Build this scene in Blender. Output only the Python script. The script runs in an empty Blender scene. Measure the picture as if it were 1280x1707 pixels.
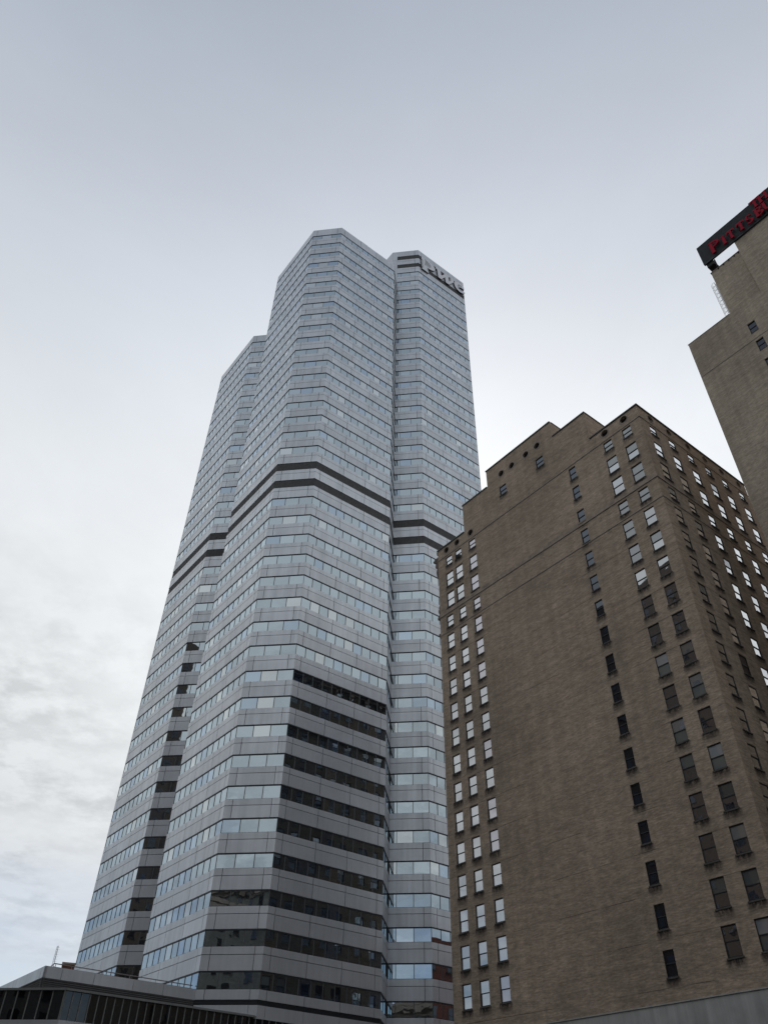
import bpy, bmesh, math, random
from mathutils import Vector, Matrix
random.seed(7)
R = math.radians
scene = bpy.context.scene
col = scene.collection

# ------------------------------------------------------------------ camera
PITCH, ROLL, FPX = R(41.548), R(1.4505), 1295.05
cam_d = bpy.data.cameras.new('camera')
cam_d.sensor_fit = 'HORIZONTAL'; cam_d.sensor_width = 36.0
cam_d.lens = 36.0 * FPX / 1280.0
cam_d.clip_start = 0.1; cam_d.clip_end = 6000
cam = bpy.data.objects.new('camera', cam_d); col.objects.link(cam)
fw = Vector((0, math.cos(PITCH), math.sin(PITCH)))
upv = Vector((0, -math.sin(PITCH), math.cos(PITCH)))
rx = Vector((1, 0, 0))
cr, sr = math.cos(ROLL), math.sin(ROLL)
ax = rx * cr + upv * sr; ay = -rx * sr + upv * cr
m = Matrix((ax, ay, -fw)).transposed().to_4x4()
CAM = Vector((0, 0, 1.6)); m.translation = CAM
cam.matrix_world = m
scene.camera = cam

def project(p):
    d = Vector(p) - CAM
    z = d.dot(fw)
    if z <= 0.1: return None
    return (640 + FPX * d.dot(ax) / z, 853.5 - FPX * d.dot(ay) / z)

# ------------------------------------------------------------------ view
vs = scene.view_settings
vs.view_transform = 'Standard'; vs.look = 'None'; vs.exposure = 0.0; vs.gamma = 1.0
vs.use_curve_mapping = False
scene.render.engine = 'CYCLES'
scene.cycles.max_bounces = 6; scene.cycles.diffuse_bounces = 3; scene.cycles.glossy_bounces = 4
scene.cycles.transparent_max_bounces = 12

# ------------------------------------------------------------------ world: overcast sky
SUN_EL, SUN_AZ = R(45), R(8)      # azimuth measured from +Y towards +X
sun_dir = Vector((math.sin(SUN_AZ) * math.cos(SUN_EL), math.cos(SUN_AZ) * math.cos(SUN_EL), math.sin(SUN_EL)))
world = bpy.data.worlds.new('World'); scene.world = world; world.use_nodes = True
nt = world.node_tree; nt.nodes.clear(); N = nt.nodes.new; LK = nt.links.new
def ramp(nd, stops):
    cr_ = nd.color_ramp
    while len(cr_.elements) > 1: cr_.elements.remove(cr_.elements[-1])
    cr_.elements[0].position = stops[0][0]; cr_.elements[0].color = (*stops[0][1], 1)
    for p, c in stops[1:]:
        e = cr_.elements.new(p); e.color = (*c, 1)
out = N('ShaderNodeOutputWorld'); bg = N('ShaderNodeBackground'); bg.inputs['Strength'].default_value = 0.1
sky = N('ShaderNodeTexSky'); sky.sky_type = 'NISHITA'; sky.sun_disc = False
sky.sun_elevation = SUN_EL; sky.sun_rotation = SUN_AZ; sky.air_density = 1.0; sky.dust_density = 2.0
tc = N('ShaderNodeTexCoord'); sep = N('ShaderNodeSeparateXYZ'); LK(tc.outputs['Generated'], sep.inputs[0])
rp = N('ShaderNodeValToRGB'); rp.color_ramp.interpolation = 'B_SPLINE'
ramp(rp, [(0.0, (.50, .535, .58)), (.20, (.58, .615, .65)), (.36, (.66, .685, .69)), (.50, (.68, .705, .715)), (.64, (.625, .66, .69)),
          (.77, (.50, .545, .605)), (.87, (.355, .405, .485)), (.93, (.268, .316, .395)), (.966, (.225, .270, .352)), (1.0, (.21, .255, .338))])
LK(sep.outputs['Z'], rp.inputs[0])
# cloud plane coordinates
zc = N('ShaderNodeMath'); zc.operation = 'MAXIMUM'; LK(sep.outputs['Z'], zc.inputs[0]); zc.inputs[1].default_value = 0.0
za = N('ShaderNodeMath'); za.operation = 'ADD'; LK(zc.outputs[0], za.inputs[0]); za.inputs[1].default_value = 0.12
dv = N('ShaderNodeVectorMath'); dv.operation = 'DIVIDE'
cz = N('ShaderNodeCombineXYZ'); LK(za.outputs[0], cz.inputs[0]); LK(za.outputs[0], cz.inputs[1]); cz.inputs[2].default_value = 1e3
LK(tc.outputs['Generated'], dv.inputs[0]); LK(cz.outputs[0], dv.inputs[1])
def noise(scale, detail, rough, dist, off):
    mp = N('ShaderNodeMapping'); mp.inputs['Location'].default_value = off; LK(dv.outputs[0], mp.inputs[0])
    n = N('ShaderNodeTexNoise'); n.inputs['Scale'].default_value = scale; n.inputs['Detail'].default_value = detail
    n.inputs['Roughness'].default_value = rough; n.inputs['Distortion'].default_value = dist
    LK(mp.outputs[0], n.inputs['Vector']); return n
n1 = noise(1.6, 7, .6, .3, (3.1, 7.7, 0)); n2 = noise(8.0, 9, .60, .1, (1.3, 2.2, 4)); n3 = noise(2.1, 3, .5, 0, (6.4, 1.2, 9))
def mr(a, f0, f1, t0, t1):
    q = N('ShaderNodeMapRange'); q.inputs['From Min'].default_value = f0; q.inputs['From Max'].default_value = f1
    q.inputs['To Min'].default_value = t0; q.inputs['To Max'].default_value = t1; LK(a, q.inputs['Value']); return q.outputs[0]
def mul(a, b, op='MULTIPLY'):
    q = N('ShaderNodeMath'); q.operation = op
    for i, v in enumerate((a, b)):
        if isinstance(v, (int, float)): q.inputs[i].default_value = v
        else: LK(v, q.inputs[i])
    return q.outputs[0]
low = mr(sep.outputs['Z'], .62, .44, 0.03, 1.0)            # clouds gain contrast towards the horizon
c1 = mr(n1.outputs[0], .35, .68, -.075, .06)
c2 = mr(n2.outputs[0], .40, .58, -.26, .01)
c2 = mul(mul(c2, low), mr(n3.outputs[0], .40, .60, .25, 1.0))
fac = mul(mul(1.0, c1, 'ADD'), c2, 'ADD')
sc1 = N('ShaderNodeVectorMath'); sc1.operation = 'SCALE'; LK(rp.outputs[0], sc1.inputs[0]); LK(fac, sc1.inputs['Scale'])
# glow of the hidden sun in the cloud sheet
dt = N('ShaderNodeVectorMath'); dt.operation = 'DOT_PRODUCT'; LK(tc.outputs['Generated'], dt.inputs[0]); dt.inputs[1].default_value = sun_dir
gl = mul(mul(mul(mul(dt.outputs['Value'], .5), .5, 'ADD'), 5.0, 'POWER'), 0.27)
gl = mul(gl, mul(mul(mul(dt.outputs['Value'], 0.0, 'MAXIMUM'), 16.0, 'POWER'), 0.075), 'ADD')
gc = N('ShaderNodeCombineXYZ')
for i in range(3): LK(gl, gc.inputs[i])
ad = N('ShaderNodeVectorMath'); ad.operation = 'ADD'; LK(sc1.outputs[0], ad.inputs[0]); LK(gc.outputs[0], ad.inputs[1])
s10 = N('ShaderNodeVectorMath'); s10.operation = 'SCALE'; s10.inputs['Scale'].default_value = 10.0; LK(ad.outputs[0], s10.inputs[0])
mx = N('ShaderNodeMix'); mx.data_type = 'RGBA'
gap = mul(mr(n1.outputs[0], .68, .42, 0.3, 1.0), mr(sep.outputs['Z'], .29, .17, 0.0, 0.9))
cov = mul(0.95, gap, 'SUBTRACT')
LK(cov, mx.inputs['Factor']); LK(sky.outputs[0], mx.inputs['A']); LK(s10.outputs[0], mx.inputs['B'])
LK(mx.outputs['Result'], bg.inputs['Color']); LK(bg.outputs[0], out.inputs[0])

sun_l = bpy.data.lights.new('sun', 'SUN'); sun_l.energy = 0.5; sun_l.angle = R(20); sun_l.color = (1, .96, .9)
sun_o = bpy.data.objects.new('sun', sun_l); col.objects.link(sun_o)
sun_o.rotation_euler = (-sun_dir).to_track_quat('-Z', 'Y').to_euler()

# ------------------------------------------------------------------ materials
def new_mat(name):
    mt = bpy.data.materials.new(name); mt.use_nodes = True
    return mt, mt.node_tree, mt.node_tree.nodes['Principled BSDF']
def tnode(t, typ, **kw):
    n = t.nodes.new(typ)
    for k, v in kw.items(): n.inputs[k].default_value = v
    return n
def world_noise(t, scale, detail=4, rough=.55, stretch=(1, 1, 1), dist=0.0):
    g = t.nodes.new('ShaderNodeNewGeometry'); mp = t.nodes.new('ShaderNodeMapping'); mp.inputs['Scale'].default_value = stretch
    n = t.nodes.new('ShaderNodeTexNoise'); n.inputs['Scale'].default_value = scale; n.inputs['Detail'].default_value = detail
    n.inputs['Roughness'].default_value = rough; n.inputs['Distortion'].default_value = dist
    t.links.new(g.outputs['Position'], mp.inputs[0]); t.links.new(mp.outputs[0], n.inputs['Vector']); return n
def uv_noise(t, scale, detail=4, rough=.55, stretch=(1, 1, 1), loc=(0, 0, 0)):
    g = t.nodes.new('ShaderNodeUVMap'); mp = t.nodes.new('ShaderNodeMapping'); mp.inputs['Scale'].default_value = stretch; mp.inputs['Location'].default_value = loc
    n = t.nodes.new('ShaderNodeTexNoise'); n.inputs['Scale'].default_value = scale; n.inputs['Detail'].default_value = detail; n.inputs['Roughness'].default_value = rough
    t.links.new(g.outputs[0], mp.inputs[0]); t.links.new(mp.outputs[0], n.inputs['Vector']); return n
def maprange(t, sock, f0, f1, t0, t1):
    q = t.nodes.new('ShaderNodeMapRange'); q.inputs['From Min'].default_value = f0; q.inputs['From Max'].default_value = f1
    q.inputs['To Min'].default_value = t0; q.inputs['To Max'].default_value = t1; t.links.new(sock, q.inputs['Value']); return q.outputs[0]
def tmath(t, op, a, b):
    q = t.nodes.new('ShaderNodeMath'); q.operation = op
    for i, v in enumerate((a, b)):
        if isinstance(v, (int, float)): q.inputs[i].default_value = v
        else: t.links.new(v, q.inputs[i])
    return q.outputs[0]
def tscale(t, colr, sock):
    q = t.nodes.new('ShaderNodeVectorMath'); q.operation = 'SCALE'
    if isinstance(colr, tuple): q.inputs[0].default_value = colr
    else: t.links.new(colr, q.inputs[0])
    t.links.new(sock, q.inputs['Scale']); return q.outputs[0]

def mat_plain(name, c, rough=.6, metal=0.0, var=0.12, scale=1.5, spec=.5):
    mt, t, b = new_mat(name)
    n = world_noise(t, scale)
    t.links.new(tscale(t, c, maprange(t, n.outputs[0], .3, .7, 1 - var, 1 + var)), b.inputs['Base Color'])
    b.inputs['Roughness'].default_value = rough; b.inputs['Metallic'].default_value = metal
    b.inputs['Specular IOR Level'].default_value = spec
    return mt

def mat_panel(name, c):
    mt, t, b = new_mat(name)
    n = world_noise(t, .22, 5, .6); s = world_noise(t, 1.0, 5, .65, (1.6, 1.6, .06))
    v = tmath(t, 'MULTIPLY', maprange(t, n.outputs[0], .3, .7, .90, 1.08), maprange(t, s.outputs[0], .32, .68, .92, 1.05))
    oi = t.nodes.new('ShaderNodeObjectInfo')
    v = tmath(t, 'MULTIPLY', v, maprange(t, oi.outputs['Random'], 0, 1, .95, 1.05))
    gi = t.nodes.new('ShaderNodeNewGeometry'); v = tmath(t, 'MULTIPLY', v, maprange(t, gi.outputs['Random Per Island'], 0, 1, .94, 1.05))
    t.links.new(tscale(t, c, v), b.inputs['Base Color'])
    b.inputs['Metallic'].default_value = .5
    t.links.new(maprange(t, s.outputs[0], .3, .7, .46, .36), b.inputs['Roughness'])
    bn = world_noise(t, .35, 2, .5); bp = t.nodes.new('ShaderNodeBump'); bp.inputs['Strength'].default_value = .10; bp.inputs['Distance'].default_value = .25
    t.links.new(bn.outputs[0], bp.inputs['Height']); t.links.new(bp.outputs[0], b.inputs['Normal'])
    return mt

def mat_mirror_glass(name, tint, base, refl=.58, wav=.06, wscale=.5):
    """reflective coated glass: glossy coat over a dark room"""
    mt = bpy.data.materials.new(name); mt.use_nodes = True; t = mt.node_tree; t.nodes.clear()
    o = t.nodes.new('ShaderNodeOutputMaterial'); mixs = t.nodes.new('ShaderNodeMixShader')
    gl_ = t.nodes.new('ShaderNodeBsdfGlossy'); gl_.inputs['Color'].default_value = (*tint, 1); gl_.inputs['Roughness'].default_value = .015
    df = t.nodes.new('ShaderNodeBsdfDiffuse'); df.inputs['Color'].default_value = (*base, 1)
    fr = t.nodes.new('ShaderNodeFresnel'); fr.inputs['IOR'].default_value = 1.5
    oi = t.nodes.new('ShaderNodeObjectInfo'); gi = t.nodes.new('ShaderNodeNewGeometry')
    rv = tmath(t, 'FRACT', tmath(t, 'ADD', tmath(t, 'MULTIPLY', oi.outputs['Random'], 7.31), gi.outputs['Random Per Island']), 0.0)
    t.links.new(tscale(t, base, maprange(t, rv, 0, 1, .45, 1.25)), df.inputs['Color'])
    f2 = tmath(t, 'ADD', tmath(t, 'MULTIPLY', fr.outputs[0], 1 - refl), refl)
    bn = world_noise(t, wscale, 2, .4); bp = t.nodes.new('ShaderNodeBump'); bp.inputs['Strength'].default_value = wav; bp.inputs['Distance'].default_value = .3
    t.links.new(bn.outputs[0], bp.inputs['Height']); t.links.new(bp.outputs[0], gl_.inputs['Normal'])
    f2 = tmath(t, 'MULTIPLY', f2, maprange(t, rv, 0, 1, 1.06, .88))
    t.links.new(f2, mixs.inputs[0]); t.links.new(df.outputs[0], mixs.inputs[1]); t.links.new(gl_.outputs[0], mixs.inputs[2])
    t.links.new(mixs.outputs[0], o.inputs[0]); return mt

def mat_brick(name, c1, c2, mortar, joints=None, rough=.9, contrast=1.0):
    mt, t, b = new_mat(name)
    uv = t.nodes.new('ShaderNodeUVMap')
    br = t.nodes.new('ShaderNodeTexBrick'); br.inputs['Scale'].default_value = 1.0
    br.inputs['Brick Width'].default_value = .215; br.inputs['Row Height'].default_value = .075; br.inputs['Mortar Size'].default_value = .009
    br.inputs['Color1'].default_value = (*c1, 1); br.inputs['Color2'].default_value = (*c2, 1); br.inputs['Mortar'].default_value = (*mortar, 1)
    br.inputs['Bias'].default_value = 0.0
    t.links.new(uv.outputs[0], br.inputs['Vector'])
    big = uv_noise(t, .09, 5, .6); mid = uv_noise(t, .9, 5, .7, (.45, 2.2, 1)); fine = uv_noise(t, 3.0, 3, .7, (.5, 2.6, 1), (5, 3, 0))
    v = tmath(t, 'MULTIPLY', maprange(t, big.outputs[0], .3, .7, 1 - .22 * contrast, 1 + .16 * contrast), maprange(t, mid.outputs[0], .3, .72, 1 - .26 * contrast, 1 + .20 * contrast))
    v = tmath(t, 'MULTIPLY', v, maprange(t, fine.outputs[0], .3, .7, 1 - .30 * contrast, 1 + .26 * contrast))
    # vertical rain streaks
    st = uv_noise(t, 1.0, 4, .6, (1.1, .05, 1), (2, 8, 0)); v = tmath(t, 'MULTIPLY', v, maprange(t, st.outputs[0], .35, .75, 1.04, .82))
    if joints:
        z0, per = joints
        sp = t.nodes.new('ShaderNodeSeparateXYZ'); t.links.new(uv.outputs[0], sp.inputs[0])
        fr = tmath(t, 'FRACT', tmath(t, 'DIVIDE', tmath(t, 'SUBTRACT', sp.outputs['Y'], z0), per), 0.0)
        line = tmath(t, 'LESS_THAN', fr, .016)
        jn = uv_noise(t, .25, 3, .6, (1, .4, 1), (9, 1, 0))
        line = tmath(t, 'MULTIPLY', line, maprange(t, jn.outputs[0], .46, .58, 0, .6))
        v = tmath(t, 'MULTIPLY', v, tmath(t, 'SUBTRACT', 1.0, line))
    t.links.new(tscale(t, br.outputs['Color'], v), b.inputs['Base Color'])
    b.inputs['Roughness'].default_value = rough; b.inputs['Specular IOR Level'].default_value = .25
    bp = t.nodes.new('ShaderNodeBump'); bp.inputs['Strength'].default_value = .5; bp.inputs['Distance'].default_value = .02
    t.links.new(tmath(t, 'ADD', br.outputs['Fac'], tmath(t, 'MULTIPLY', fine.outputs[0], -1.5)), bp.inputs['Height']); bp.invert = True
    t.links.new(bp.outputs[0], b.inputs['Normal']); return mt

M = {}
M['panel'] = mat_panel('tower_panel', (.63, .645, .68))
M['core'] = mat_plain('tower_joint', (.045, .047, .052), .7)
M['mullion'] = mat_plain('mullion_metal', (.10, .10, .10), .5)
M['transom'] = mat_plain('dark_transom', (.03, .033, .04), .5)
M['louvre'] = mat_plain('louvre_metal', (.115, .113, .112), .75)
M['glass'] = mat_mirror_glass('tower_glass', (.79, .91, .98), (.03, .036, .045), .55, .03)
M['glass_b'] = mat_mirror_glass('tower_glass_blue', (.72, .86, 1.0), (.035, .05, .085), .56, .022)
M['glass_c'] = mat_mirror_glass('tower_glass_pale', (.90, .97, 1.0), (.06, .065, .065), .62, .022)
M['podglass'] = mat_mirror_glass('podium_glass', (.8, .85, .9), (.012, .013, .015), .05, .02)
M['podmull'] = mat_plain('podium_mullion', (.25, .25, .24), .5, .2)
M['ledge'] = mat_plain('podium_ledge', (.22, .22, .215), .6)
M['rail'] = mat_plain('rail_metal', (.32, .27, .26), .45, .4)
M['brick'] = mat_brick('brown_brick', (.545, .42, .315), (.42, .318, .238), (.44, .365, .295), joints=(16.9, 3.208))
M['brick2'] = mat_brick('taupe_brick', (.56, .465, .36), (.455, .375, .285), (.48, .41, .33), contrast=.9)
M['brick_shaded'] = mat_brick('brown_brick_shaded', (.15, .117, .088), (.11, .085, .065), (.12, .10, .085))  # brown brick darkened: shade of the narrow street put into the colour
M['redbrick'] = mat_brick('red_brick', (.24, .07, .05), (.17, .05, .035), (.17, .13, .11))
M['stone'] = mat_plain('cornice_stone', (.33, .275, .23), .85, var=.25, scale=2)
M['stonedark'] = mat_plain('stained_stone', (.34, .265, .21), .9, var=.35, scale=1.3)
M['terracotta'] = mat_plain('terracotta', (.15, .115, .10), .85, var=.4, scale=3)
M['coping'] = mat_plain('coping_metal', (.10, .097, .088), .6, var=.2)
def mat_streak(name, c):
    mt, t, b = new_mat(name); n = world_noise(t, .7, 5, .6); q = world_noise(t, 1.4, 5, .65, (1, 1, .05))
    t.links.new(tscale(t, c, tmath(t, 'MULTIPLY', maprange(t, n.outputs[0], .3, .7, .86, 1.1), maprange(t, q.outputs[0], .35, .7, 1.05, .78))), b.inputs['Base Color'])
    b.inputs['Roughness'].default_value = .85; return mt
M['base'] = mat_streak('painted_base', (.48, .47, .45))
M['frame'] = mat_plain('window_frame', (.018, .019, .022), .5)
M['sill'] = mat_plain('window_sill', (.10, .09, .08), .85, var=.3)
M['vent'] = mat_plain('vent_grille', (.02, .018, .017), .8)
M['wg_clear'] = mat_mirror_glass('sash_glass', (.95, .97, 1), (.02, .022, .028), .50, .055, .45)
M['wg_dark'] = mat_mirror_glass('stair_glass', (.8, .88, 1), (.012, .014, .02), .09, .022, .45)
M['wg_side'] = mat_mirror_glass('side_sash_glass', (.98, .99, 1), (.03, .032, .036), .80, .02, .45)
M['wg_void'] = mat_mirror_glass('dark_window_glass', (.8, .85, 1), (.008, .008, .01), .03, .04, .8)
M['wg_lit'] = mat_mirror_glass('sash_glass_warm', (.95, .97, 1), (.30, .29, .27), .40, .02, .45)
M['wg_blind'] = mat_mirror_glass('sash_glass_blind', (.97, .98, 1), (.50, .51, .53), .50, .02, .45)
M['wg_pink'] = mat_mirror_glass('sash_glass_curtain', (.97, .95, 1), (.48, .43, .47), .42, .02, .45)
M['wg_grey'] = mat_mirror_glass('sash_glass_shade', (.95, .97, 1), (.16, .17, .165), .22, .02, .45)
M['wg_board'] = mat_plain('boarded_window', (.06, .04, .035), .8)
M['signboard'] = mat_plain('sign_sheet', (.060, .064, .070), .6, .2, var=.2)
M['red'] = mat_plain('red_letters', (.36, .010, .030), .7, var=.1, spec=.15)
M['white'] = mat_plain('white_letters', (.90, .89, .94), .35, var=.05)
M['blackside'] = mat_plain('letter_return', (.03, .03, .035), .6)
M['steel'] = mat_plain('galvanised_steel', (.30, .30, .31), .5, .3)
M['ac'] = mat_plain('air_conditioner_case', (.09, .085, .08), .7)
M['asphalt'] = mat_plain('asphalt', (.05, .05, .052), .9, var=.25)
M['paving'] = mat_plain('concrete_paving', (.24, .235, .225), .9, var=.15)
M['roof'] = mat_plain('roof_gravel', (.17, .165, .16), .95, var=.2)
M['limestone'] = mat_brick('limestone', (.26, .25, .225), (.23, .22, .20), (.2, .19, .18), contrast=.7)
M['officepanel'] = mat_plain('office_panel', (.075, .052, .038), .7, var=.15)

def mat_stain():
    mt = bpy.data.materials.new('soot_stain'); mt.use_nodes = True; t = mt.node_tree; b = t.nodes['Principled BSDF']
    b.inputs['Base Color'].default_value = (.035, .03, .027, 1); b.inputs['Roughness'].default_value = .95
    uv = t.nodes.new('ShaderNodeUVMap'); sp = t.nodes.new('ShaderNodeSeparateXYZ'); t.links.new(uv.outputs[0], sp.inputs[0])
    # uv: x 0..1 over width, y 0 (bottom) .. 1 (top)
    ex = tmath(t, 'SUBTRACT', 1.0, tmath(t, 'POWER', tmath(t, 'ABSOLUTE', tmath(t, 'SUBTRACT', tmath(t, 'MULTIPLY', sp.outputs['X'], 2.0), 1.0), 0.0), 4.0))
    ey = tmath(t, 'POWER', sp.outputs['Y'], 1.3)
    n = world_noise(t, 3.2, 4, .7, (1, 1, .55))
    a = tmath(t, 'MULTIPLY', tmath(t, 'MULTIPLY', ex, ey), maprange(t, n.outputs[0], .28, .56, 0.05, 1.0))
    t.links.new(a, b.inputs['Alpha']); return mt
M['stain'] = mat_stain()

# ------------------------------------------------------------------ mesh helpers
class MB:
    def __init__(s): s.v = []; s.f = []; s.mi = []; s.uv = None
    def quad(s, a, b, c, d, mi=0):
        i = len(s.v); s.v += [a, b, c, d]; s.f.append((i, i + 1, i + 2, i + 3)); s.mi.append(mi)
    def poly(s, pts, mi=0):
        i = len(s.v); s.v += list(pts); s.f.append(tuple(range(i, i + len(pts)))); s.mi.append(mi)
    def box(s, x0, x1, y0, y1, z0, z1, mi=0, skip=''):
        i = len(s.v)
        s.v += [(x0, y0, z0), (x1, y0, z0), (x1, y1, z0), (x0, y1, z0), (x0, y0, z1), (x1, y0, z1), (x1, y1, z1), (x0, y1, z1)]
        for k, q in {'b': (0, 3, 2, 1), 't': (4, 5, 6, 7), 'f': (0, 1, 5, 4), 'r': (1, 2, 6, 5), 'k': (2, 3, 7, 6), 'l': (3, 0, 4, 7)}.items():
            if k in skip: continue
            s.f.append(tuple(i + j for j in q)); s.mi.append(mi)
    def prism(s, pts, z0, z1, mi=0, caps=True):
        n = len(pts)
        for k in range(n):
            a, b = pts[k], pts[(k + 1) % n]
            s.quad((a[0], a[1], z0), (b[0], b[1], z0), (b[0], b[1], z1), (a[0], a[1], z1), mi)
        if caps:
            s.poly([(p[0], p[1], z1) for p in pts], mi); s.poly([(p[0], p[1], z0) for p in reversed(pts)], mi)
    def tube(s, p0, p1, r, n=6, mi=0):
        p0 = Vector(p0); p1 = Vector(p1); d = (p1 - p0).normalized()
        a = d.orthogonal().normalized(); b = d.cross(a)
        r0 = []; r1 = []
        for k in range(n):
            t = 2 * math.pi * k / n; o = a * math.cos(t) * r + b * math.sin(t) * r
            r0.append(tuple(p0 + o)); r1.append(tuple(p1 + o))
        for k in range(n): s.quad(r0[k], r0[(k + 1) % n], r1[(k + 1) % n], r1[k], mi)
        s.poly(list(reversed(r0)), mi); s.poly(r1, mi)
    def mesh(s, name, mats, uvfn=True):
        me = bpy.data.meshes.new(name); me.from_pydata([tuple(p) for p in s.v], [], s.f)
        for mt in (mats if isinstance(mats, (list, tuple)) else [mats]): me.materials.append(mt)
        me.polygons.foreach_set('material_index', s.mi)
        me.update()
        if uvfn:
            ul = me.uv_layers.new(name='UVMap'); dat = ul.data
            for p in me.polygons:
                nx, ny, nz = abs(p.normal.x), abs(p.normal.y), abs(p.normal.z)
                for li in p.loop_indices:
                    v = me.vertices[me.loops[li].vertex_index].co
                    if nz > .7: dat[li].uv = (v.x, v.y)
                    elif nx > ny: dat[li].uv = (v.y, v.z)
                    else: dat[li].uv = (v.x, v.z)
        return me

def add(name, me, parent=None, loc=(0, 0, 0), rz=0.0):
    o = bpy.data.objects.new(name, me); col.objects.link(o)
    o.location = loc; o.rotation_euler = (0, 0, rz)
    if parent is not None: o.parent = parent
    return o
def thing(name, label, cat, loc=(0, 0, 0), rz=0.0, group=None):
    o = bpy.data.objects.new(name, None); col.objects.link(o); o.location = loc; o.rotation_euler = (0, 0, rz)
    o.empty_display_size = .5
    o['label'] = label; o['category'] = cat
    if group: o['group'] = group
    return o
def tag(o, label, cat, group=None):
    o['label'] = label; o['category'] = cat
    if group: o['group'] = group
    return o

AZ = math.atan2(.600934, .79929865)           # city grid: local x = E, local y = C
DE = Vector((-11.5393, 92.3300, 0)); KC = Vector((28.3252, 57.5853, 0))
EX = Vector((math.cos(AZ), math.sin(AZ), 0)); CY = Vector((-math.sin(AZ), math.cos(AZ), 0))
def tw(x, y, z): return DE + EX * x + CY * y + Vector((0, 0, z))

# ------------------------------------------------------------------ ground
def struct(name, mb, mat):
    o = add(name, mb.mesh(name, mat)); o['kind'] = 'structure'; return o
mb = MB(); mb.quad((-3000, -3000, 0), (3000, -3000, 0), (3000, 3000, 0), (-3000, 3000, 0)); struct('ground', mb, M['asphalt'])
mb = MB()      # pavement blocks under the buildings
def rot_rect(x0, x1, y0, y1): return [tuple(tw(x, y, 0))[:2] for x, y in ((x0, y0), (x1, y0), (x1, y1), (x0, y1))]
mb.prism(rot_rect(-60, 60, -3.5, 90), 0.0, .14); struct('pavement', mb, M['paving'])
mb = MB(); mb.prism(rot_rect(8.5, 60, -110, -14.5), 0.0, .14); struct('pavement', mb, M['paving'])

# ================================================================== TOWER
S, A_, G = 15.757, 4.745, 23.481
TC = (G - S) / 2
FH, Z0 = 3.96, 169.62
WIN, STRIP = 1.57, 2.36
def zk(k): return Z0 - FH * k
tower = thing('office_tower', 'tall grey metal and glass office tower with stepped octagonal wings and dark louvre bands', 'skyscraper', DE, AZ)

def octa(ox, oy, ins):
    i = ins; q = ins * math.tan(R(22.5))
    return [(ox + 0 + q * 0 + i * .4, oy + i), (ox + S - i * .4, oy + i), (ox + S + A_ - i, oy + A_ + i * .4), (ox + S + A_ - i, oy + A_ + S - i * .4),
            (ox + S - i * .4, oy + 2 * A_ + S - i), (ox + i * .4, oy + 2 * A_ + S - i), (ox - A_ + i, oy + A_ + S - i * .4), (ox - A_ + i, oy + A_ + i * .4)]
TOPS = {'c': 172.35, 'l': 156.35, 'r': 187.9}
OFFS = {'c': (0, 0), 'l': (0, G), 'r': (G, 0)}
for u in 'clr':
    mb = MB(); mb.prism(octa(*OFFS[u], .22), 0, TOPS[u] - .35); add('wing_core', mb.mesh('wing_core', M['core'], False), tower)

# pieces: ('panel'|'pane', P0, u, s0, s1, z0, z1, mat)
panels, panes = [], []
mull = MB()          # mullions, transoms
louvres = []
def frame(P0, P1):
    d = Vector((P1[0] - P0[0], P1[1] - P0[1])); L = d.length; d.normalize(); return d, L
def fpt(P0, d, s, dep, z): return (P0[0] + d.x * s - d.y * dep, P0[1] + d.y * s + d.x * dep, z)   # depth goes inward
def fbox(mbx, P0, d, s0, s1, d0, d1, z0, z1, mi=0, front_only=False):
    p = [fpt(P0, d, s, dd, z) for z in (z0, z1) for (s, dd) in ((s0, d0), (s1, d0), (s1, d1), (s0, d1))]
    i = len(mbx.v); mbx.v += p
    fs = [(0, 1, 5, 4), (1, 2, 6, 5), (3, 0, 4, 7), (4, 5, 6, 7), (0, 3, 2, 1)]
    if not front_only: fs.append((2, 3, 7, 6))
    for q in fs: mbx.f.append(tuple(i + j for j in q)); mbx.mi.append(mi)

def facade(P0, P1, sj, pj, k0, k1, top, lou, zmin=0.0, seen=True):
    """sj: panel joint positions, pj: pane joint positions along the face"""
    d, L = frame(P0, P1)
    g = .032
    def row(z0, z1):
        for a, b in zip(sj[:-1], sj[1:]):
            ga = g if a > 0 else 0; gb = g if b < L else 0
            panels.append((P0, d, a + ga, b - gb, z0 + g, z1 - g, seen))
    # parapet
    row(zk(k0) + .07, top)
    for k in range(k0, k1 + 1):
        zh = zk(k)
        if zh - WIN < zmin: break
        if k in lou:
            louvres.append((P0, d, L, zh - WIN, zh))
        else:
            for a, b in zip(pj[:-1], pj[1:]):
                panes.append((P0, d, a + .03, b - .03, zh - WIN + .02, zh - .03, seen))
            for a in pj[1:-1]: fbox(mull, P0, d, a - .04, a + .04, .035, .20, zh - WIN, zh)
            for a in (pj[0], pj[-1]):
                fbox(mull, P0, d, max(0, a - .045), min(L, a + .045), .03, .20, zh - WIN, zh)
            fbox(mull, P0, d, 0.01, L - .01, .015, .2, zh - .045, zh + .065, 1)
        zb = zh - FH + .07
        if k < k1:
            row(zh - STRIP, zh - WIN); row(zb, zh - STRIP)
        else:
            row(zh - STRIP - .17, zh - WIN)

cw = .95
def long_s(L): return [0, cw, cw + (L - 2 * cw) / 3, cw + 2 * (L - 2 * cw) / 3, L - cw, L]
def long_p(L): return [L * i / 10 for i in range(11)]
wD = A_ * math.sqrt(2); wN = TC * math.sqrt(2)
LOU = (19, 20); LOUR = (-4, -3, 19, 20)
sD = [0, cw, wD - cw, wD]; pD = [0, wD / 3, 2 * wD / 3, wD]
sIn = [0, wN - cw, wN]; pIn = [0, wN - 2 * wD / 3, wN - wD / 3, wN]       # ends at the outer corner
sOut = [0, cw, wN]; pOut = [0, wD / 3, 2 * wD / 3, wN]
KB = 38
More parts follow.
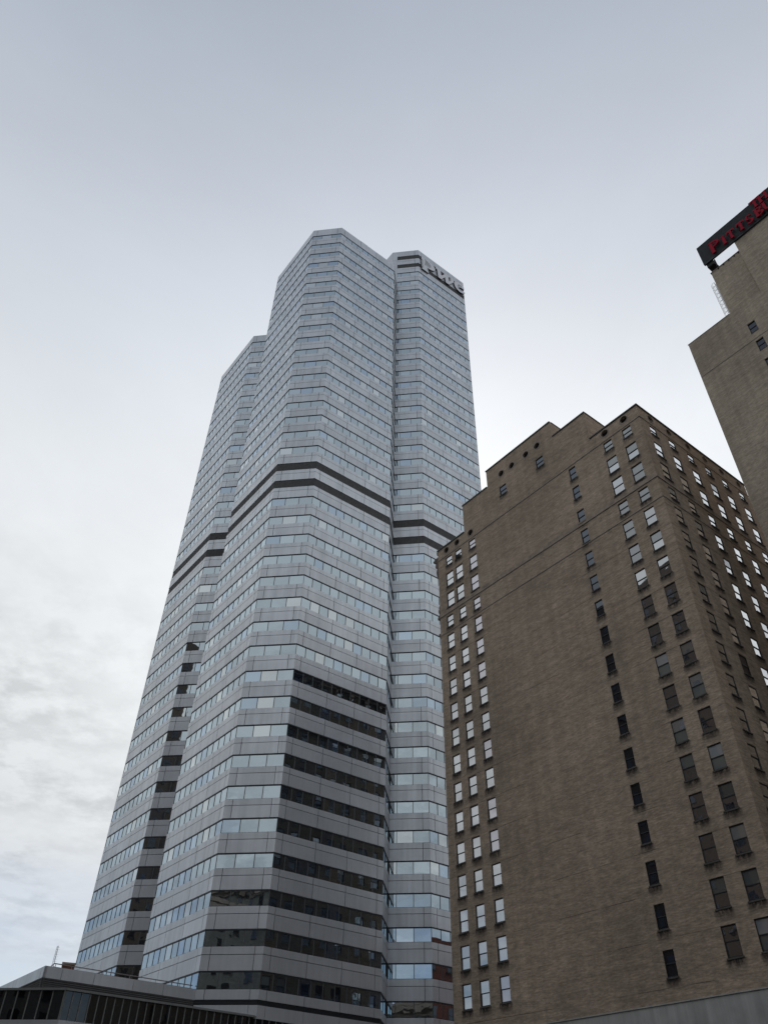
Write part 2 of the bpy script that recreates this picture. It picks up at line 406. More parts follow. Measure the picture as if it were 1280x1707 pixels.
# centre wing: C, D, E, F and the notch face beside wing A
facade((-A_, A_ + S), (-A_, A_), long_s(S), long_p(S), 0, KB, TOPS['c'], LOU, 17.0)
facade((-A_, A_), (0, 0), sD, pD, 0, KB, TOPS['c'], LOU)
facade((0, 0), (S, 0), long_s(S), long_p(S), 0, KB, TOPS['c'], LOU)
facade((S, 0), (S + TC, TC), sOut, pOut, 0, KB, TOPS['c'], LOU)
facade((-A_ + TC, A_ + S + TC), (-A_, A_ + S), sIn, pIn, 0, KB, TOPS['c'], LOU, 17.0, False)
# left wing: A, B and the far chamfer
facade((-A_, G + A_ + S), (-A_, G + A_), long_s(S), long_p(S), 4, KB, TOPS['l'], LOU, 17.0)
facade((-A_, G + A_), (-A_ + TC, G + A_ - TC), sOut, pOut, 4, KB, TOPS['l'], LOU, 17.0)
facade((0, G + 2 * A_ + S), (-A_, G + A_ + S), sD, pD, 4, KB, TOPS['l'], LOU, 0, False)
# right wing: G, H and the far chamfer
facade((G - TC, TC), (G, 0), sIn, pIn, -4, KB, TOPS['r'], LOUR)
facade((G, 0), (G + S, 0), long_s(S), long_p(S), -4, KB, TOPS['r'], LOUR)
facade((G + S, 0), (G + S + A_, A_), sD, pD, -4, KB, TOPS['r'], LOUR, 0, False)
# upper walls of the taller wings above the lower ones (plain panels around the core)
def plain_face(P0, P1, z0, z1):
    d, L = frame(P0, P1); z = z1; n = max(1, round(L / 4.6))
    while z > z0 + .5:
        for i in range(n): panels.append((P0, d, L * i / n + .02, L * (i + 1) / n - .02, max(z0, z - FH) + .02, z - .02, False))
        z -= FH
plain_face((0 + 0, 2 * A_ + S), (-A_ + TC, A_ + S + TC), TOPS['l'] - 1, TOPS['c'])
plain_face((G - A_, A_), (G - TC, TC), TOPS['c'] - 1, TOPS['r'])
plain_face((G - A_, A_ + S), (G - A_, A_), TOPS['c'] - 1, TOPS['r'])

# base below the last window row on E/F/G/H/D: narrow louvre grooves, panel, then dark shopfront glazing
basemb = MB()
for P0, P1, sj in [((-A_, A_), (0, 0), sD), ((0, 0), (S, 0), long_s(S)), ((S, 0), (S + TC, TC), sOut), ((G - TC, TC), (G, 0), sIn), ((G, 0), (G + S, 0), long_s(S))]:
    d, L = frame(P0, P1)
    for i in range(3):
        fbox(mull, P0, d, 0, L, .04 + .02 * i, .2, 16.58 - .13 * i - .09, 16.58 - .13 * i, 1)
    for a, b in zip(sj[:-1], sj[1:]): panels.append((P0, d, a + (.02 if a > 0 else 0), b - (.02 if b < L else 0), 15.0, 16.16, True))
    fbox(basemb, P0, d, 0, L, .10, .2, 12.85, 15.0, 0); fbox(basemb, P0, d, 0, L, .0, .2, 11.6, 12.85, 1); fbox(basemb, P0, d, 0, L, .12, .2, 4.2, 11.6, 0); fbox(basemb, P0, d, 0, L, .0, .2, 0.1, 4.2, 1)
    n = int(L / .788)
    for i in range(n + 1): fbox(basemb, P0, d, i * .788 - .03, i * .788 + .03, .02, .12, 12.85, 15.0, 2)
add('street_base', basemb.mesh('street_base', [M['podglass'], M['panel'], M['podmull']], False), tower)

def area_of(it):
    P0, d, a, b, z0, z1, seen = it[:7]
    if not seen: return 0
    pts = []
    for s in (a, b):
        for z in (z0, z1):
            q = fpt(P0, d, s, 0, z); r = project(tw(*q))
            if r is None: return 0
            pts.append(r)
    cx = sum(p[0] for p in pts) / 4; cyy = sum(p[1] for p in pts) / 4
    if cx < 0 or cx > 1280 or cyy < 0 or cyy > 1700: return 0
    if cx > 735 and cyy > 900: return 0                        # behind the brown building
    p00, p01, p10, p11 = pts
    return abs((p11[0] - p00[0]) * (p01[1] - p10[1]) - (p01[0] - p10[0]) * (p11[1] - p00[1])) / 2

cache = {}
def build_pieces(items, name, depth, front, mats, chooser, tilt):
    order = sorted(range(len(items)), key=lambda i: -area_of(items[i]))
    solo = set(order[:300]); rest = MB()
    for i, (P0, d, a, b, z0, z1, seen) in enumerate(items):
        mi = chooser()
        if i in solo:
            key = (name, round(b - a, 2), round(z1 - z0, 2), mi)
            if key not in cache:
                mb = MB(); w, h = key[1], key[2]
                mb.box(0, w, 0, depth, 0, h, 0, 'k'); cache[key] = mb.mesh(name, mats[mi], False)
            o = add(name, cache[key], tower, fpt(P0, d, a, front, z0), math.atan2(d.y, d.x))
            if tilt: o.rotation_euler = (random.uniform(-tilt, tilt), 0, o.rotation_euler.z + random.uniform(-tilt, tilt))
        else:
            ta, tb = (random.uniform(-tilt, tilt), random.uniform(-tilt, tilt)) if tilt else (0, 0)
            w, h = b - a, z1 - z0
            i0 = len(rest.v)
            for z, zz in ((z0, 0), (z1, h)):
                for s, ss in ((a, 0), (b, w)): rest.v.append(fpt(P0, d, s, front + ta * ss + tb * zz, z))
            for z in (z0, z1):
                for s in (a, b): rest.v.append(fpt(P0, d, s, front + depth, z))
            for q in ((0, 1, 3, 2), (0, 4, 5, 1), (1, 5, 7, 3), (3, 7, 6, 2), (2, 6, 4, 0)):
                rest.f.append(tuple(i0 + j for j in q)); rest.mi.append(mi)
    o = add(name + 's', rest.mesh(name + 's', mats, False), tower); o['kind'] = 'stuff'
rg = random.Random(3)
build_pieces(panels, 'spandrel_panel', .16, 0.0, [M['panel']], lambda: 0, 0)
build_pieces(panes, 'window_pane', .05, .075, [M['glass'], M['glass_b'], M['glass_c']],
             lambda: 1 if rg.random() < .13 else (2 if rg.random() < .12 else 0), .0035)
o = add('mullions', mull.mesh('mullions', [M['mullion'], M['transom']], False), tower); o['kind'] = 'stuff'
for P0, d, L, z0, z1 in louvres:
    mb = MB(); fbox(mb, P0, d, .02, L - .02, .15, .215, z0, z1)
    n = 8; h = (z1 - z0) / n
    for i in range(n):
        z = z0 + i * h
        fbox(mb, P0, d, .0, L, .06, .17, z + .02, z + h * .80)
    for i in range(1, 10): fbox(mb, P0, d, L * i / 10 - .03, L * i / 10 + .03, .03, .2, z0, z1)
    add('louvre_band', mb.mesh('louvre_band', M['louvre'], False), tower)
for u in 'clr':      # flat roofs with a coping edge
    mb = MB(); mb.prism(octa(*OFFS[u], .02), TOPS[u] - .30, TOPS[u] - .03); add('roof_edge', mb.mesh('roof_edge', M['panel'], False), tower)
mb = MB()            # little guard rail at the roof edge
for x in (5.7, 6.4, 7.1, 7.8): mb.tube((x, .5, TOPS['c'] - .1), (x, .5, TOPS['c'] + 1.0), .04)
for z in (.5, 1.0): mb.tube((5.7, .5, TOPS['c'] + z), (7.8, .5, TOPS['c'] + z), .04)
add('roof_guard_rail', mb.mesh('roof_guard_rail', M['steel'], False), tower)

# ---- podium: upper terrace block
PX = -20.55
mb = MB(); mb.box(PX + .2, -A_, A_ + .2, 62, 0.1, 17.2, 0); add('podium_block', mb.mesh('podium_block', M['core'], False), tower)
mb = MB(); mb.box(PX + .1, -A_ + .05, A_ + .3, 61.9, 17.2, 17.24, 0); add('podium_roof', mb.mesh('podium_roof', M['roof'], False), tower)
pan = []
xs = [PX, -18.85, -15.63, -11.59, -8.34, -A_]
for a, b in zip(xs[:-1], xs[1:]): pan.append(((PX, A_), Vector((1, 0)), a - PX + (.02 if a > PX else 0), b - PX - .02))
yl = [A_ + v for v in (0, .95, 4.9, 8.9, 12.9, 16.9, 20.9, 24.9, 28.9, 32.9, 36.9, 40.9, 45, 49, 53, 57)]
for a, b in zip(yl[:-1], yl[1:]):
    pan.append(((PX, 62.0), Vector((0, -1)), 62 - b + .02, 62 - a - (.02 if a > A_ else 0)))
for P0, d, a, b in pan:
    mb = MB(); fbox(mb, P0, d, a, b, 0, .25, 16.60, 17.56); add('parapet_panel', mb.mesh('parapet_panel', M['panel'], False), tower)
mb = MB()
for P0, d, L in (((PX, A_), Vector((1, 0)), -A_ - PX), ((PX, 62.0), Vector((0, -1)), 62 - A_)):
    for i in range(4): fbox(mb, P0, d, 0, L, .05 + .03 * i, .3, 16.58 - .15 * i - .10, 16.58 - .15 * i)
    fbox(mb, P0, d, 0, L, .17, .3, 15.0, 16.0)
add('soffit_louvre', mb.mesh('soffit_louvre', M['louvre'], False), tower)
# terrace handrail
mb = MB(); rz_ = 17.98
mb.tube((-20.0, 5.5, 17.5), (-19.55, 5.5, rz_), .045); mb.tube((-19.55, 5.5, rz_), (-A_ - .1, 5.5, rz_), .045); mb.tube((-20.0, 5.5, 17.5), (-20.0, 30, 17.9), .045)
for x in (-19.4, -17.8, -14.6, -13.4, -11.8, -9.0, -6.3): mb.tube((x, 5.5, 17.2), (x, 5.5, rz_), .03)
mb.tube((-19.55, 5.5, rz_ - .28), (-A_ - .1, 5.5, rz_ - .28), .025)
add('terrace_rail', mb.mesh('terrace_rail', M['rail'], False), tower)
# ---- podium: projecting glazed storey with ledge
LX, LY = -19.60, .15
chd = Vector((-1, 1)).normalized(); chL = 17.9
c2 = (LX + chd.x * chL, LY + chd.y * chL)
mb = MB(); mb.prism([(c2[0] + .15, c2[1] + .2), (LX + .1, LY + .2), (-.1, LY + .2), (-.1, A_ + .1), (c2[0] + 6, c2[1] + 4)], .1, 14.95); add('podium_core', mb.mesh('podium_core', M['core'], False), tower)
faces = [((LX, LY), Vector((1, 0)), -LX - .0, .788), (c2, -chd, chL, 1.1185)]
for P0, d, L, sp in faces:
    n = int(round(L / sp))
    for i in range(n):
        mb = MB(); fbox(mb, P0, d, i * sp + .035, min(L, (i + 1) * sp - .035), .07, .12, 12.85, 15.10, 0, True)
        add('glass_pane', mb.mesh('glass_pane', M['podglass'], False), tower)
    for i in range(n + 1):
        mb = MB(); w = .055 if (i in (0, n)) else .038
        fbox(mb, P0, d, i * sp - w, i * sp + w, -.02, .14, 12.85, 15.08); add('mullion', mb.mesh('mullion', M['podmull'], False), tower)
    mb = MB(); fbox(mb, P0, d, 0, L, -.16, .3, 15.08, 15.20); fbox(mb, P0, d, .01, L - .01, -.05, .35, 15.20, 15.27); add('ledge', mb.mesh('ledge', M['ledge'], False), tower)
    mb = MB(); fbox(mb, P0, d, 0, L, -.03, .2, 11.4, 12.85); add('sill_panel', mb.mesh('sill_panel', M['panel'], False), tower)
    mb = MB(); fbox(mb, P0, d, 0, L, .08, .2, .1, 11.4); add('street_glass', mb.mesh('street_glass', M['podglass'], False), tower)
mb = MB(); mb.box(LX, -.2, LY + .2, A_ - .05, 15.12, 15.24); add('lower_roof', mb.mesh('lower_roof', M['ledge'], False), tower)

# ---- tower sign (letters on the upper right wing)
def arc(cx, cy, r, a0, a1, n=14, ry=None):
    ry = ry or r
    return [(cx + r * math.cos(R(a0 + (a1 - a0) * i / n)), cy + ry * math.sin(R(a0 + (a1 - a0) * i / n))) for i in range(n + 1)]
def band(cx, cy, ro, ri, a0, a1, ryo=None, ryi=None, n=14, shift=0.0):
    return arc(cx, cy, ro, a0, a1, n, ryo) + list(reversed(arc(cx + shift, cy, ri, a0, a1, n, ryi)))
def letter(name, polys, mapf, depth, mats, parent):
    """polys: list of 2D outlines (u, z). mapf(u, out, z): out = distance in front of the backing"""
    bm = bmesh.new()
    for i, pl in enumerate(polys):
        o0, o1 = 0.0, depth + .004 * i
        fv = [bm.verts.new(mapf(u, o1, z)) for u, z in pl]; bv = [bm.verts.new(mapf(u, o0, z)) for u, z in pl]
        try:
            f = bm.faces.new(fv); f.material_index = 0
        except ValueError: continue
        n = len(pl)
        for k in range(n):
            q = bm.faces.new((fv[k], bv[k], bv[(k + 1) % n], fv[(k + 1) % n])); q.material_index = 1
        bmesh.ops.triangulate(bm, faces=[f])
    me = bpy.data.meshes.new(name); bm.to_mesh(me); bm.free()
    for mt in mats: me.materials.append(mt)
    return add(name, me, parent)
pwc = thing('company_sign', 'large white letters pwc fixed across the top of the tower', 'sign', tw(G, -.02, 0), AZ)
mf = lambda u, o, z: (u, -o - .05, z)
lm = [M['white'], M['blackside']]
pz = lambda x: 179.6 + x
letter('letter_p', [[(.75, 185.0), (2.55, 185.25), (2.55, 180.55), (3.1, 180.35), (3.1, 179.45), (.85, 179.45), (.85, 180.35), (1.35, 180.5), (1.35, 184.2), (.75, 184.05)],
                    band(2.9, 183.45, 2.5, 1.2, -118, 128, 1.8, 1.25, 20, -.15)], mf, .27, lm, pwc)
letter('letter_w', [[(5.6, 185.3), (7.2, 185.3), (7.5, 182.7), (9.05, 185.3), (10.0, 185.3), (10.15, 182.6), (11.0, 183.9), (10.75, 185.3), (11.85, 185.3), (11.9, 184.0), (10.1, 181.1), (9.0, 181.1), (8.75, 183.3), (7.45, 181.0), (6.4, 181.0), (6.05, 184.4), (5.6, 184.4)]], mf, .27, lm, pwc)
letter('letter_c', [band(14.0, 183.6, 2.0, 1.0, 38, 335, 2.15, 1.35, 26, .22), [(14.55, 183.9), (15.55, 183.9), (15.55, 185.0), (14.75, 185.45)]], mf, .27, lm, pwc)

# ================================================================== BROWN BRICK BUILDING
hotel = thing('brick_building', 'brown brick high-rise with sash windows, round vents and stepped roofline', 'building', KC, AZ)
HL, HW = 34.35, 21.25       # along local y (long face), along local x (side face)
ROWS = [67.66, 64.98, 61.76, 58.2] + [55.37 - 3.208 * i for i in range(13)]
HGT = [1.38, 2.15, 2.22, 1.66] + [2.06] * 13
WID = [1.22, 1.40, 1.40, 1.22] + [1.27] * 13
MIDR = [67.6, 64.5, 60.8, 57.9, 54.7] + [54.7 - 3.21 * i for i in range(1, 13)]

def wall_rect(mb, mapf, u0, u1, z0, z1, rects, rounds, rev=.28):
    us = {u0, u1}; zs = {z0, z1}; H = list(rects)
    for (cu, cz_, r) in rounds: H.append((cu - r - .1, cu + r + .1, cz_ - r - .1, cz_ + r + .1))
    for a, b, c, d in H: us |= {a, b}; zs |= {c, d}
    # one column strip per u-interval, merged vertically between holes of that strip
    us = sorted(us)
    for a, b in zip(us[:-1], us[1:]):
        if b - a < 1e-6: continue
        mid = (a + b) / 2
        hs = sorted([(c, d) for (p, q, c, d) in H if p < mid < q])
        z = z0
        for c, d in hs + [(z1, None)]:
            if c > z + 1e-6: mb.quad(mapf(a, 0, z), mapf(b, 0, z), mapf(b, 0, c), mapf(a, 0, c))
            z = d
    for a, b, c, d in rects:
        for p, q in (((a, c), (a, d)), ((a, d), (b, d)), ((b, d), (b, c)), ((b, c), (a, c))):
            mb.quad(mapf(p[0], 0, p[1]), mapf(q[0], 0, q[1]), mapf(q[0], rev, q[1]), mapf(p[0], rev, p[1]))
    for (cu, cz_, r) in rounds:
        n = 24; h = r + .1
        ci = [(cu + r * math.cos(2 * math.pi * i / n), cz_ + r * math.sin(2 * math.pi * i / n)) for i in range(n)]
        sq = []
        for i in range(n):
            c_, s_ = math.cos(2 * math.pi * i / n), math.sin(2 * math.pi * i / n); k = h / max(abs(c_), abs(s_)); sq.append((cu + c_ * k, cz_ + s_ * k))
        for i in range(n):
            j = (i + 1) % n
            mb.quad(mapf(ci[i][0], 0, ci[i][1]), mapf(sq[i][0], 0, sq[i][1]), mapf(sq[j][0], 0, sq[j][1]), mapf(ci[j][0], 0, ci[j][1]))
            mb.quad(mapf(ci[i][0], 0, ci[i][1]), mapf(ci[j][0], 0, ci[j][1]), mapf(ci[j][0], .4, ci[j][1]), mapf(ci[i][0], .4, ci[i][1]))

mapL = lambda u, d, z: (d, u, z)                 # long face, plane x=0, outward -x
mapR = lambda u, d, z: (u, d, z)                 # side face, plane y=0, outward -y
mapB = lambda u, d, z: (u, HL - d, z)            # street face towards the tower, outward +y
COLS_L = [1.95, 4.65]
def colx(c, r):
    return {0: (32.18 if r < 3 else 32.48), 1: (30.32 if r < 3 else 30.10), 2: (27.6 if r < 3 else 27.5)}[c]
wl = []          # (u, z_head, w, h, kind)
for r in range(17):
    for c in range(3): wl.append((colx(c, r), ROWS[r], WID[r], HGT[r], 'left%d' % c))
    for c in range(2): wl.append((COLS_L[c], ROWS[r] + .06, WID[r], HGT[r], 'right'))
for z in MIDR: wl.append((10.06, z, 1.0, 1.80, 'mid'))
wr = [(x, ROWS[r], WID[r], HGT[r], 'side') for r in range(17) for x in (2.25, 5.68, 9.2, 12.6, 16.0, 19.45)]
wb = [(x, ROWS[r], WID[r], HGT[r], 'back') for r in range(17) for x in (1.9, 4.5, 8.0, 10.6, 13.2, 16.8, 19.4)]
ws = [(21.15, 72.88, 1.25, 1.5, 'mid'), (14.6, 72.9, 1.25, 1.5, 'mid')]
rect = lambda L: [(u - w / 2, u + w / 2, z - h, z) for u, z, w, h, k in L]
RD = .48
rnd_L = [(1.96, 69.12, RD), (4.71, 69.12, RD), (27.75, 68.98, RD), (30.45, 68.95, RD), (32.6, 68.95, RD)]
rnd_U = [(21.18, 75.07, RD), (19.2, 75.07, RD), (16.62, 75.1, RD), (14.63, 75.12, RD)]
rnd_R = [(x, 69.1, RD) for x in (2.33, 5.67, 9.31, 12.65, 16.02, 19.6)]
BASE = 12.72
mb = MB()
wall_rect(mb, mapL, 0, HL, BASE, 69.85, rect(wl), rnd_L)
for (a, b, zt, rr, rw) in ((6.78, 12.0, 74.6, [], []), (12.0, 23.88, 77.4, rnd_U, ws), (23.88, 28.9, 74.5, [], [])):
    wall_rect(mb, mapL, a, b, 69.85, zt, rect(rw), rr)
wall_rect(mb, mapR, 0, HW, BASE, 69.85, rect(wr), rnd_R)
mb.quad((HW, 0, 0), (HW, HL, 0), (HW, HL, 69.85), (HW, 0, 69.85))
mb.box(HW + .003, HW + 1.6, .02, 6.0, 0, 67.9)
mb.quad((0, 0, 69.4), (HW, 0, 69.4), (HW, HL, 69.4), (0, HL, 69.4))
PD = 9.0          # penthouse depth
for a, b, zt in ((6.78, 12.0, 74.6), (12.0, 23.88, 77.4), (23.88, 28.9, 74.5)):
    mb.quad((0, a, 69.3), (PD, a, 69.3), (PD, a, zt), (0, a, zt)); mb.quad((0, b, 69.3), (PD, b, 69.3), (PD, b, zt), (0, b, zt))
    mb.quad((PD, a, 69.3), (PD, b, 69.3), (PD, b, zt), (PD, a, zt)); mb.quad((0, a, zt - .3), (PD, a, zt - .3), (PD, b, zt - .3), (0, b, zt - .3))
add('wall', mb.mesh('wall', M['brick']), hotel)
mb = MB(); wall_rect(mb, mapB, 0, HW, BASE, 69.85, rect(wb), []); add('front_wall', mb.mesh('front_wall', M['brick_shaded']), hotel)
# dark interior lining just behind the windows
mb = MB()
mb.box(.5, HW - .3, .5, HL - .5, .2, 69.0); add('interior', mb.mesh('interior', M['vent'], False), hotel)

def trim(name, segs, mat):
    for sgm in segs:
        m2 = MB(); m2.box(*sgm); add(name, m2.mesh(name, mat), hotel)
# copings
trim('coping', [(-.14, .25, -.14, 6.78, 69.85, 70.0), (-.14, .25, 28.9, HL + .1, 69.72, 69.87), (.25, HW, -.14, .25, 69.85, 70.0), (.25, HW, HL - .2, HL + .12, 69.85, 70.0),
                (-.12, .25, 6.72, 12.0, 74.6, 74.75), (-.12, .25, 12.0, 23.94, 77.4, 77.55), (-.12, .25, 23.94, 28.96, 74.5, 74.64),
                (.25, PD, 6.70, 6.95, 74.6, 74.75), (.25, PD, 11.94, 12.2, 77.4, 77.55)], M['coping'])
trim('string_course', [(-.07, .04, -.07, HL + .03, 67.93, 68.05), (.04, HW, -.07, .04, 67.93, 68.05)], M['stone'])
trim('cornice', [(-.09, .04, -.09, HL + .06, 58.56, 58.66), (.04, HW, -.09, .04, 58.56, 58.66)], M['stone'])
trim('cornice_weathering', [(-.03, .03, -.03, HL + .02, 58.66, 59.20), (.03, HW, -.05, .03, 58.66, 59.20)], M['stonedark'])
trim('string_course', [(-.06, .04, -.06, HL + .02, 55.80, 55.90), (.04, HW, -.06, .04, 55.80, 55.90)], M['stone'])
m2 = MB(); m2.box(-.12, HW, -.12, HL + .02, .0, BASE); add('painted_base', m2.mesh('painted_base', M['base']), hotel)
m2 = MB(); m2.box(-.2, .0, -.2, HL, BASE, BASE + .07); add('base_ledge', m2.mesh('base_ledge', M['base']), hotel)

# ornate street-front cornice, seen in profile at the long face's far end
def orn(z0, z1, out, x0=-.02, x1=HW):
    m2 = MB(); m2.box(x0, x1, HL - .02, HL + out, z0, z1); return m2
for z0, z1, o_ in ((68.55, 68.75, .75), (68.30, 68.55, 1.0), (68.05, 68.30, .72), (67.75, 68.05, .45), (69.2, 69.7, .2), (58.95, 59.15, .30), (58.55, 58.95, .42), (56.05, 56.3, .30), (55.6, 56.05, .16)):
    add('front_cornice', orn(z0, z1, o_).mesh('front_cornice', M['terracotta']), hotel)
brk = MB()
pr = [(0, 67.75), (.55, 67.7), (.60, 67.2), (.25, 66.8), (.42, 66.35), (.34, 65.7), (.12, 65.1), (0, 64.9)]
for k in range(len(pr)):
    a, b = pr[k], pr[(k + 1) % len(pr)]
    brk.quad((-.02, HL + a[0], a[1]), (.45, HL + a[0], a[1]), (.45, HL + b[0], b[1]), (-.02, HL + b[0], b[1]))
brk.poly([(-.02, HL + a, z) for a, z in pr]); brk.poly([(.45, HL + a, z) for a, z in pr])
bme = brk.mesh('bracket', M['terracotta'])
for x in (0.0, 3.2, 6.4, 9.6, 12.8, 16.0, 19.2): add('bracket', bme, hotel, (x, 0, 0))
lion = MB()       # carved blocks under the cornice
for z0, z1, o_ in ((60.1, 60.5, .12), (59.6, 60.0, .22), (59.3, 59.6, .14)): lion.box(-.04, .3, HL, HL + o_, z0, z1)
lme = lion.mesh('carved_block', M['terracotta'])
for x in (0.0, 3.2, 6.4, 9.6, 12.8, 16.0, 19.2): add('carved_block', lme, hotel, (x, 0, 0))

# ---- windows
wc = {}
def win_meshes(w, h):
    k = (round(w, 2), round(h, 2))
    if k in wc: return wc[k]
    f = MB(); t = .05          # local: x along wall, y inward, z up from sill
    f.box(-w / 2, -w / 2 + t, .08, .22, 0, h); f.box(w / 2 - t, w / 2, .08, .22, 0, h)
    f.box(-w / 2 + t, w / 2 - t, .08, .22, h - .08, h); f.box(-w / 2 + t, w / 2 - t, .08, .22, 0, .08)
    f.box(-w / 2 + t, w / 2 - t, .09, .20, h * .5 - .035, h * .5 + .035)
    up = MB(); up.box(-w / 2 + t, w / 2 - t, .125, .14, h * .5 + .035, h - .08)
    lo = MB(); lo.box(-w / 2 + t, w / 2 - t, .155, .17, .08, h * .5 - .035)
    sl = MB(); sl.box(-w / 2 - .06, w / 2 + .06, -.05, .12, -.11, -.003)
    st = MB(); st.quad((-w / 2 - .25, -.004, -1.0), (w / 2 + .25, -.004, -1.0), (w / 2 + .25, -.004, -.11), (-w / 2 - .25, -.004, -.11))
    sm = st.mesh('stain', M['stain'], False); ul = sm.uv_layers.new(name='UVMap')
    for li, uvv in enumerate(((0, 0), (1, 0), (1, 1), (0, 1))): ul.data[li].uv = uvv
    wc[k] = dict(frame=f.mesh('window', M['frame'], False), up=up, lo=lo, sill=sl.mesh('sill', M['sill']), stain=sm, pm={})
    return wc[k]
def pane_mesh(wm, which, mat):
    if (which, mat) not in wm['pm']: wm['pm'][(which, mat)] = wm[which].mesh('pane', M[mat], False)
    return wm['pm'][(which, mat)]
wr_rng = random.Random(11)
def place_window(parent, mapf, ang, u, z, w, h, kind, stains=True):
    wm = win_meshes(w, h); p = mapf(u, 0, z - h)
    o = add('window', wm['frame'], parent, p, ang)
    r = wr_rng.random()
    if kind == 'left0': a, b = ('wg_blind', 'wg_blind') if r < .55 else ('wg_clear', 'wg_blind')
    elif kind == 'left1': a, b = ('wg_blind', 'wg_clear') if r < .5 else ('wg_blind', 'wg_blind')
    elif kind == 'left2': a, b = ('wg_pink', 'wg_pink') if r < .6 else ('wg_blind', 'wg_blind')
    elif kind == 'right':
        a, b = ('wg_grey', 'wg_grey') if r < .25 else (('wg_grey', 'wg_clear') if r < .45 else ('wg_clear', 'wg_clear'))
        if z < 42 and r < .22: a = 'wg_blind'
        if r > .90: a, b = 'wg_lit', 'wg_clear'
    elif kind == 'mid': a, b = 'wg_dark', 'wg_dark'
    elif kind == 'side': a, b = ('wg_side', 'wg_side') if r < .85 else (('wg_grey', 'wg_side') if r < .95 else ('wg_board', 'wg_board'))
    else: a, b = ('wg_grey', 'wg_dark') if r < .35 else (('wg_void', 'wg_dark') if r < .9 else ('wg_blind', 'wg_dark'))
    for which, mt in (('up', a), ('lo', b)):
        q = add('pane', pane_mesh(wm, which, mt), o); q.rotation_euler = (wr_rng.uniform(-.004, .004), 0, wr_rng.uniform(-.004, .004))
    add('sill', wm['sill'], o)
    if stains: add('stain', wm['stain'], o)
for (u, z, w, h, k) in wl + ws: place_window(hotel, mapL, -math.pi / 2, u, z, w, h, k)
for (u, z, w, h, k) in wr: place_window(hotel, lambda a, b, c: (a, b - .055, c), 0, u, z, w, h, k)
for (u, z, w, h, k) in wb: place_window(hotel, mapB, math.pi, u, z, w, h, k, False)
# round vents
vm = MB(); n = 24
ring_in = [(RD * math.cos(2 * math.pi * i / n), RD * math.sin(2 * math.pi * i / n)) for i in range(n)]
vm.poly([(x, .30, z) for x, z in ring_in])
for i in range(-3, 4):
    z = i * .12; hw = math.sqrt(max(0, RD * RD - z * z)) - .01
    vm.box(-hw, hw, .22, .29, z - .02, z + .02)
vme = vm.mesh('round_vent', M['vent'], False)
rmb = MB()
for i in range(n):
    j = (i + 1) % n; ro = 1.30
    a, b = ring_in[i], ring_in[j]
    rmb.quad((a[0], -.03, a[1]), (b[0], -.03, b[1]), (b[0] * ro, -.03, b[1] * ro), (a[0] * ro, -.03, a[1] * ro))
    rmb.quad((a[0] * ro, -.03, a[1] * ro), (b[0] * ro, -.03, b[1] * ro), (b[0] * ro, .02, b[1] * ro), (a[0] * ro, .02, a[1] * ro))
    rmb.quad((a[0], -.03, a[1]), (b[0], -.03, b[1]), (b[0], .1, b[1]), (a[0], .1, a[1]))
rme = rmb.mesh('ring', M['stone'])
for lst, mp_, an in ((rnd_L + rnd_U, mapL, -math.pi / 2), (rnd_R, mapR, 0)):
    for (u, z, r) in lst:
        o = add('round_vent', vme, hotel, mp_(u, 0, z), an); add('ring', rme, o)
# window air conditioner
ac = thing('air_conditioner', 'small dark window air conditioner in the top row beside the ornate corner', 'air conditioner', tuple(KC + CY * 30.32 + Vector((0, 0, 66.28))), AZ)
m2 = MB(); m2.box(-.20, .25, -.33, .33, -.02, .40); add('case', m2.mesh('case', M['ac'], False), ac)
m2 = MB(); [m2.box(-.215, -.20, -.30, .30, .04 + i * .06, .07 + i * .06) for i in range(6)]; add('grille', m2.mesh('grille', M['vent'], False), ac)

# ================================================================== TAUPE BUILDING WITH ROOF SIGN
BX = 20.10                     # its wall plane, in the same local grid (x = BX), origin KC
tb = thing('brick_building', 'taupe brick tower with blank wall and roof sign at the edge of the brown building', 'building', KC, AZ)
mapT = lambda u, d, z: (BX + d, u, z)
mb = MB()
YN = -34.0
bw = [(-9.37, 93.5, 1.1, 2.05), (-9.40, 89.65, 1.1, 2.05), (-9.40, 85.7, 1.1, 2.05), (-9.40, 81.8, 1.1, 2.05)]
bw += [(-14.5, z, 1.1, 2.05) for z in (93.5, 89.65, 85.7, 81.8)]
wall_rect(mb, mapT, YN, -.45, -.5, 97.75, [(u - w / 2, u + w / 2, z - h, z) for u, z, w, h in bw], [])
mb.quad((BX, -.45, -.5), (BX + 25, -.45, -.5), (BX + 25, -.45, 97.75), (BX, -.45, 97.75))
mb.quad((BX, YN, -.5), (BX + 25, YN, -.5), (BX + 25, YN, 97.75), (BX, YN, 97.75))
mb.quad((BX + 25, YN, -.5), (BX + 25, -.45, -.5), (BX + 25, -.45, 97.75), (BX + 25, YN, 97.75))
mb.quad((BX, YN, 97.6), (BX + 25, YN, 97.6), (BX + 25, -.45, 97.6), (BX, -.45, 97.6))
add('wall', mb.mesh('wall', M['brick2']), tb)
